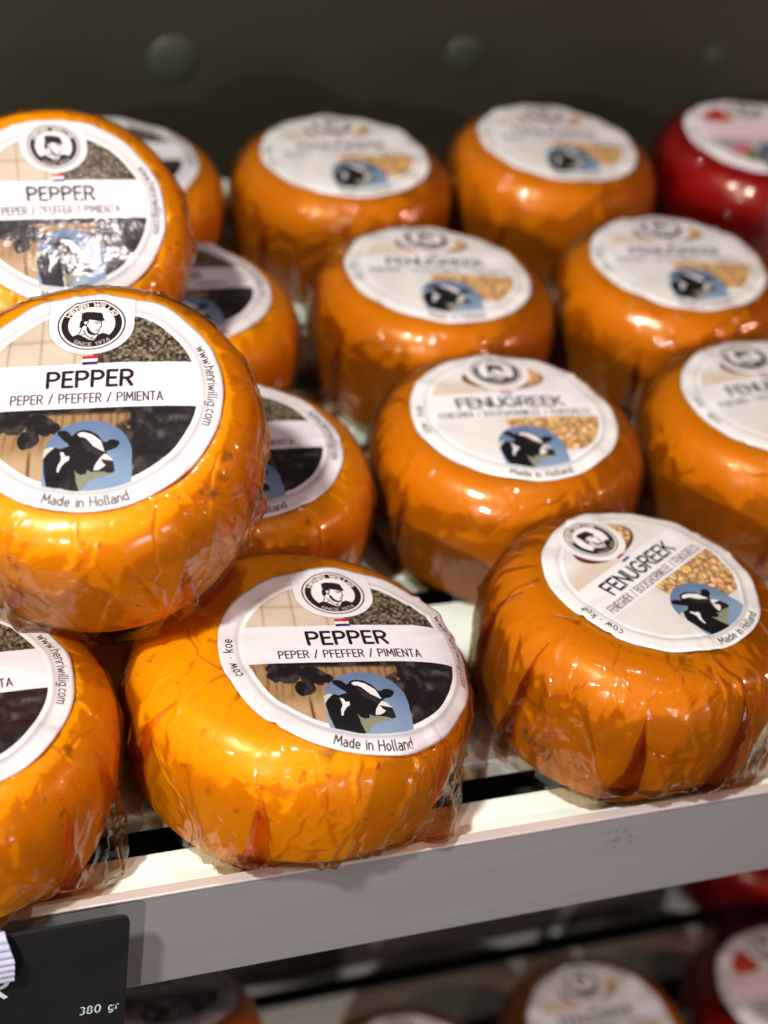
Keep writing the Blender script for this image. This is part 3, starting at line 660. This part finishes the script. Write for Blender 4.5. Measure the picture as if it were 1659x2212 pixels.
Cheese('fenugreek_cheese', 'very blurred fenugreek cheese of the back row beside the red cheese', 'f', (.3440, .3510, 0), (0, 0), (0, 0), -8, 1.0, 101, group=GF, creases=40, nj=140, folds=[(-136, .55, -141, -135)])
Cheese('red_cheese', 'dark red cheese in the back row, its white label cut by the picture edge', 'r', (.4520, .3500, 0), (0, 0), (0, 0), -8, 1.0, 103, group=GR, creases=40, nj=140, folds=[(-112, .5, -118, -108)])

# ------------------------------------------------------------------ shelf the cheeses stand on
XL, XR = -.30, .95
sh = empty('display_shelf', (0, 0, 0)); tag(sh, 'slatted white display shelf with a brushed metal front rail carrying the cheeses', 'shelf')
for k in range(10):
    y1 = .0178 + .0452 * k; y0 = max(y1 - .0300, .0032)
    bevel_box('slat', (XL, y0, -.008), (XR, y1, 0), M_SLAT, sh, .0007)
rl = bevel_box('front_rail', (XL, 0.0, -.0382), (XR, .0026, .0026), M_RAIL, sh, .0005)
bevel_box('rail_edge', (XL, -.0004, .0026), (XR, .0030, .0036), M_LIP, rl, .0004)
bevel_box('tray', (XL, .0035, -.034), (XR, .47, -.024), M_DARK, sh, .001)
bevel_box('cross_beam', (XL, .20, -.085), (XR, .245, -.036), M_BEAM, sh, .002)


# lower shelf
ZL = -.362
lo = empty('lower_shelf', (0, 0, ZL)); tag(lo, 'blurred lower display shelf with pale slats under the main one', 'shelf')
for k in range(11):
    y1 = .0178 + .0452 * k
    bevel_box('slat', (XL, y1 - .03, -.008), (XR, y1, 0), M_SLAT, lo, .0007)
bevel_box('tray', (XL, -.01, -.034), (XR, .50, -.024), M_DARK, lo, .001)
bevel_box('front_rail', (XL, -.018, -.0382), (XR, -.0155, .0026), M_RAIL, lo, .0005)
Cheese('fenugreek_cheese', 'blurred orange cheese with white label on the lower shelf beside a bright red one', 'f', (.345, .1155, ZL), (0, 0), (0, 0), 0, 1.0, 107, group='cheeses on the lower shelf', creases=30, nj=120, ni=50)
Cheese('red_cheese', 'bright red cheese on the lower shelf, pale label, in the picture corner', 'r', (.4520, .1160, ZL), (0, 0), (0, 0), 0, 1.0, 109, group='cheeses on the lower shelf', creases=30, nj=120, ni=50)
Cheese('fenugreek_cheese', 'blurred cheese on the lower shelf, only its label rim showing at the picture bottom', 'f', (.2440, .1080, ZL), (0, 0), (0, 0), 0, 1.0, 113, group='cheeses on the lower shelf', creases=30, nj=120, ni=50)
Cheese('pepper_cheese', 'blurred orange pepper cheese in shade under the front rail next to the price card', 'p', (.113, .112, ZL + .074), (.15, .55), (0, 0), 0, 1.0, 127, group='cheeses on the lower shelf', creases=30, nj=120, ni=50)
Cheese('red_cheese', 'dark red cheese in deep shade on the lower shelf behind the bright red one', 'r', (.5000, .2250, ZL), (0, 0), (0, 0), 0, 1.0, 131, group='cheeses on the lower shelf', creases=30, nj=120, ni=50)

tag(bevel_box('back_board', (XL, .212, ZL + .001), (.44, .222, -.05), M_BEAM, None, .002), kind='structure')

# back panel; added flattened discs imitate soft greenish light patches by colour
tag(bevel_box('back_wall', (-.6, .475, -.50), (1.4, .495, .9), M_WALL, None, .002), kind='structure')
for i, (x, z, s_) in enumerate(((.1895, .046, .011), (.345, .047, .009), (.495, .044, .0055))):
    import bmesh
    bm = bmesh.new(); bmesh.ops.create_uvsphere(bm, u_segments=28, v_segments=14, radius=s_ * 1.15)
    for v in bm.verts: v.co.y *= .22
    me = bpy.data.meshes.new('wall_cap'); bm.to_mesh(me); bm.free(); me.materials.append(M_GLOWSPOT); me.polygons.foreach_set('use_smooth', [True] * len(me.polygons))
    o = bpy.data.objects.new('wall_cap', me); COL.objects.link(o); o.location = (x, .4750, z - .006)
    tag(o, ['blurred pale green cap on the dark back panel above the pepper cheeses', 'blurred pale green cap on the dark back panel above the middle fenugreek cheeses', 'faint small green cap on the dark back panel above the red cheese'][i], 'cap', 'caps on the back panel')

# ------------------------------------------------------------------ price card and its holder
card = empty('price_card', (.0, -.009, .0025)); tag(card, 'black price card with chalky white lettering hanging on the front rail', 'price card')
def rounded_plate(name, x0, x1, z0, z1, y0, y1, r, mat, parent):
    pts = []
    for cx, cz, a0 in ((x1 - r, z1 - r, 0), (x0 + r, z1 - r, 90), (x0 + r, z0 + r, 180), (x1 - r, z0 + r, 270)):
        pts += [(cx + r * math.cos(math.radians(a0 + t)), cz + r * math.sin(math.radians(a0 + t))) for t in range(0, 91, 15)]
    n = len(pts); v = [(x, y0, z) for x, z in pts] + [(x, y1, z) for x, z in pts]
    f = [tuple(range(n))[::-1], tuple(range(n, 2 * n))] + [(i, (i + 1) % n, n + (i + 1) % n, n + i) for i in range(n)]
    return mesh_obj(name, v, f, mat, parent, smooth=False)
rounded_plate('card_board', -.05, .0726, -.075, .0052, 0, .0012, .003, M_CARD, card)
def ribbon_text(name, txt, cx, cz, h, w, gap, mat, parent, y=-.0002, ang=0, width=None):
    v, f = [], []
    for st in lay_line(txt, cx, cz, h, width, gap, ang):
        d = np.gradient(st, axis=0); l = np.hypot(*d.T)[:, None] + 1e-9; nn = np.stack([-d[:, 1], d[:, 0]], 1) / l * w / 2
        b = len(v); m = len(st)
        for sd in (st + nn, st - nn): v += [(p[0], y, p[1]) for p in sd]
        f += [(b + i, b + i + 1, b + m + i + 1, b + m + i) for i in range(m - 1)]
    return mesh_obj(name, v, f, mat, parent, smooth=False)
ribbon_text('lettering', '380 gr', .0650, -.0345, .0035, .00046, .34, M_CHALK, card, ang=-2, width=.0112)
ribbon_text('lettering', 'R', .0352, -.0165, .0095, .0014, .2, M_CHALK, card, ang=-4, width=.0072)
clip = empty('card_clip', (0, 0, 0)); tag(clip, 'ribbed clear plastic clip holding the black price card to the rail', 'clip')
prof = [(-.0105, -.0165), (-.0125, -.0158)]
v, f = [], []; zs = np.linspace(.0110, -.0096, 57)
ys = -.0108 - .0012 * np.sin(np.linspace(0, math.pi, 57)) - .0007 * np.abs(np.sin(np.linspace(0, math.pi * 7, 57)))
for i in range(57):
    x1 = .0383 + (.0022 * min(1, max(0, (zs[0] - zs[i]) / .010)))
    v += [(-.03, ys[i], zs[i]), (x1, ys[i], zs[i]), (x1, ys[i] + .0014, zs[i]), (-.03, ys[i] + .0014, zs[i])]
for i in range(56):
    b = 4 * i; f += [(b, b + 4, b + 5, b + 1), (b + 1, b + 5, b + 6, b + 2), (b + 2, b + 6, b + 7, b + 3)]
f += [(0, 1, 2, 3), (4 * 56 + 3, 4 * 56 + 2, 4 * 56 + 1, 4 * 56)]
mesh_obj('clip_front', v, f, M_CLIP, clip, smooth=False)
bevel_box('clip_hook', (-.03, -.0098, .0042), (.0380, .0034, .0054), M_CLIP, clip, .0003)
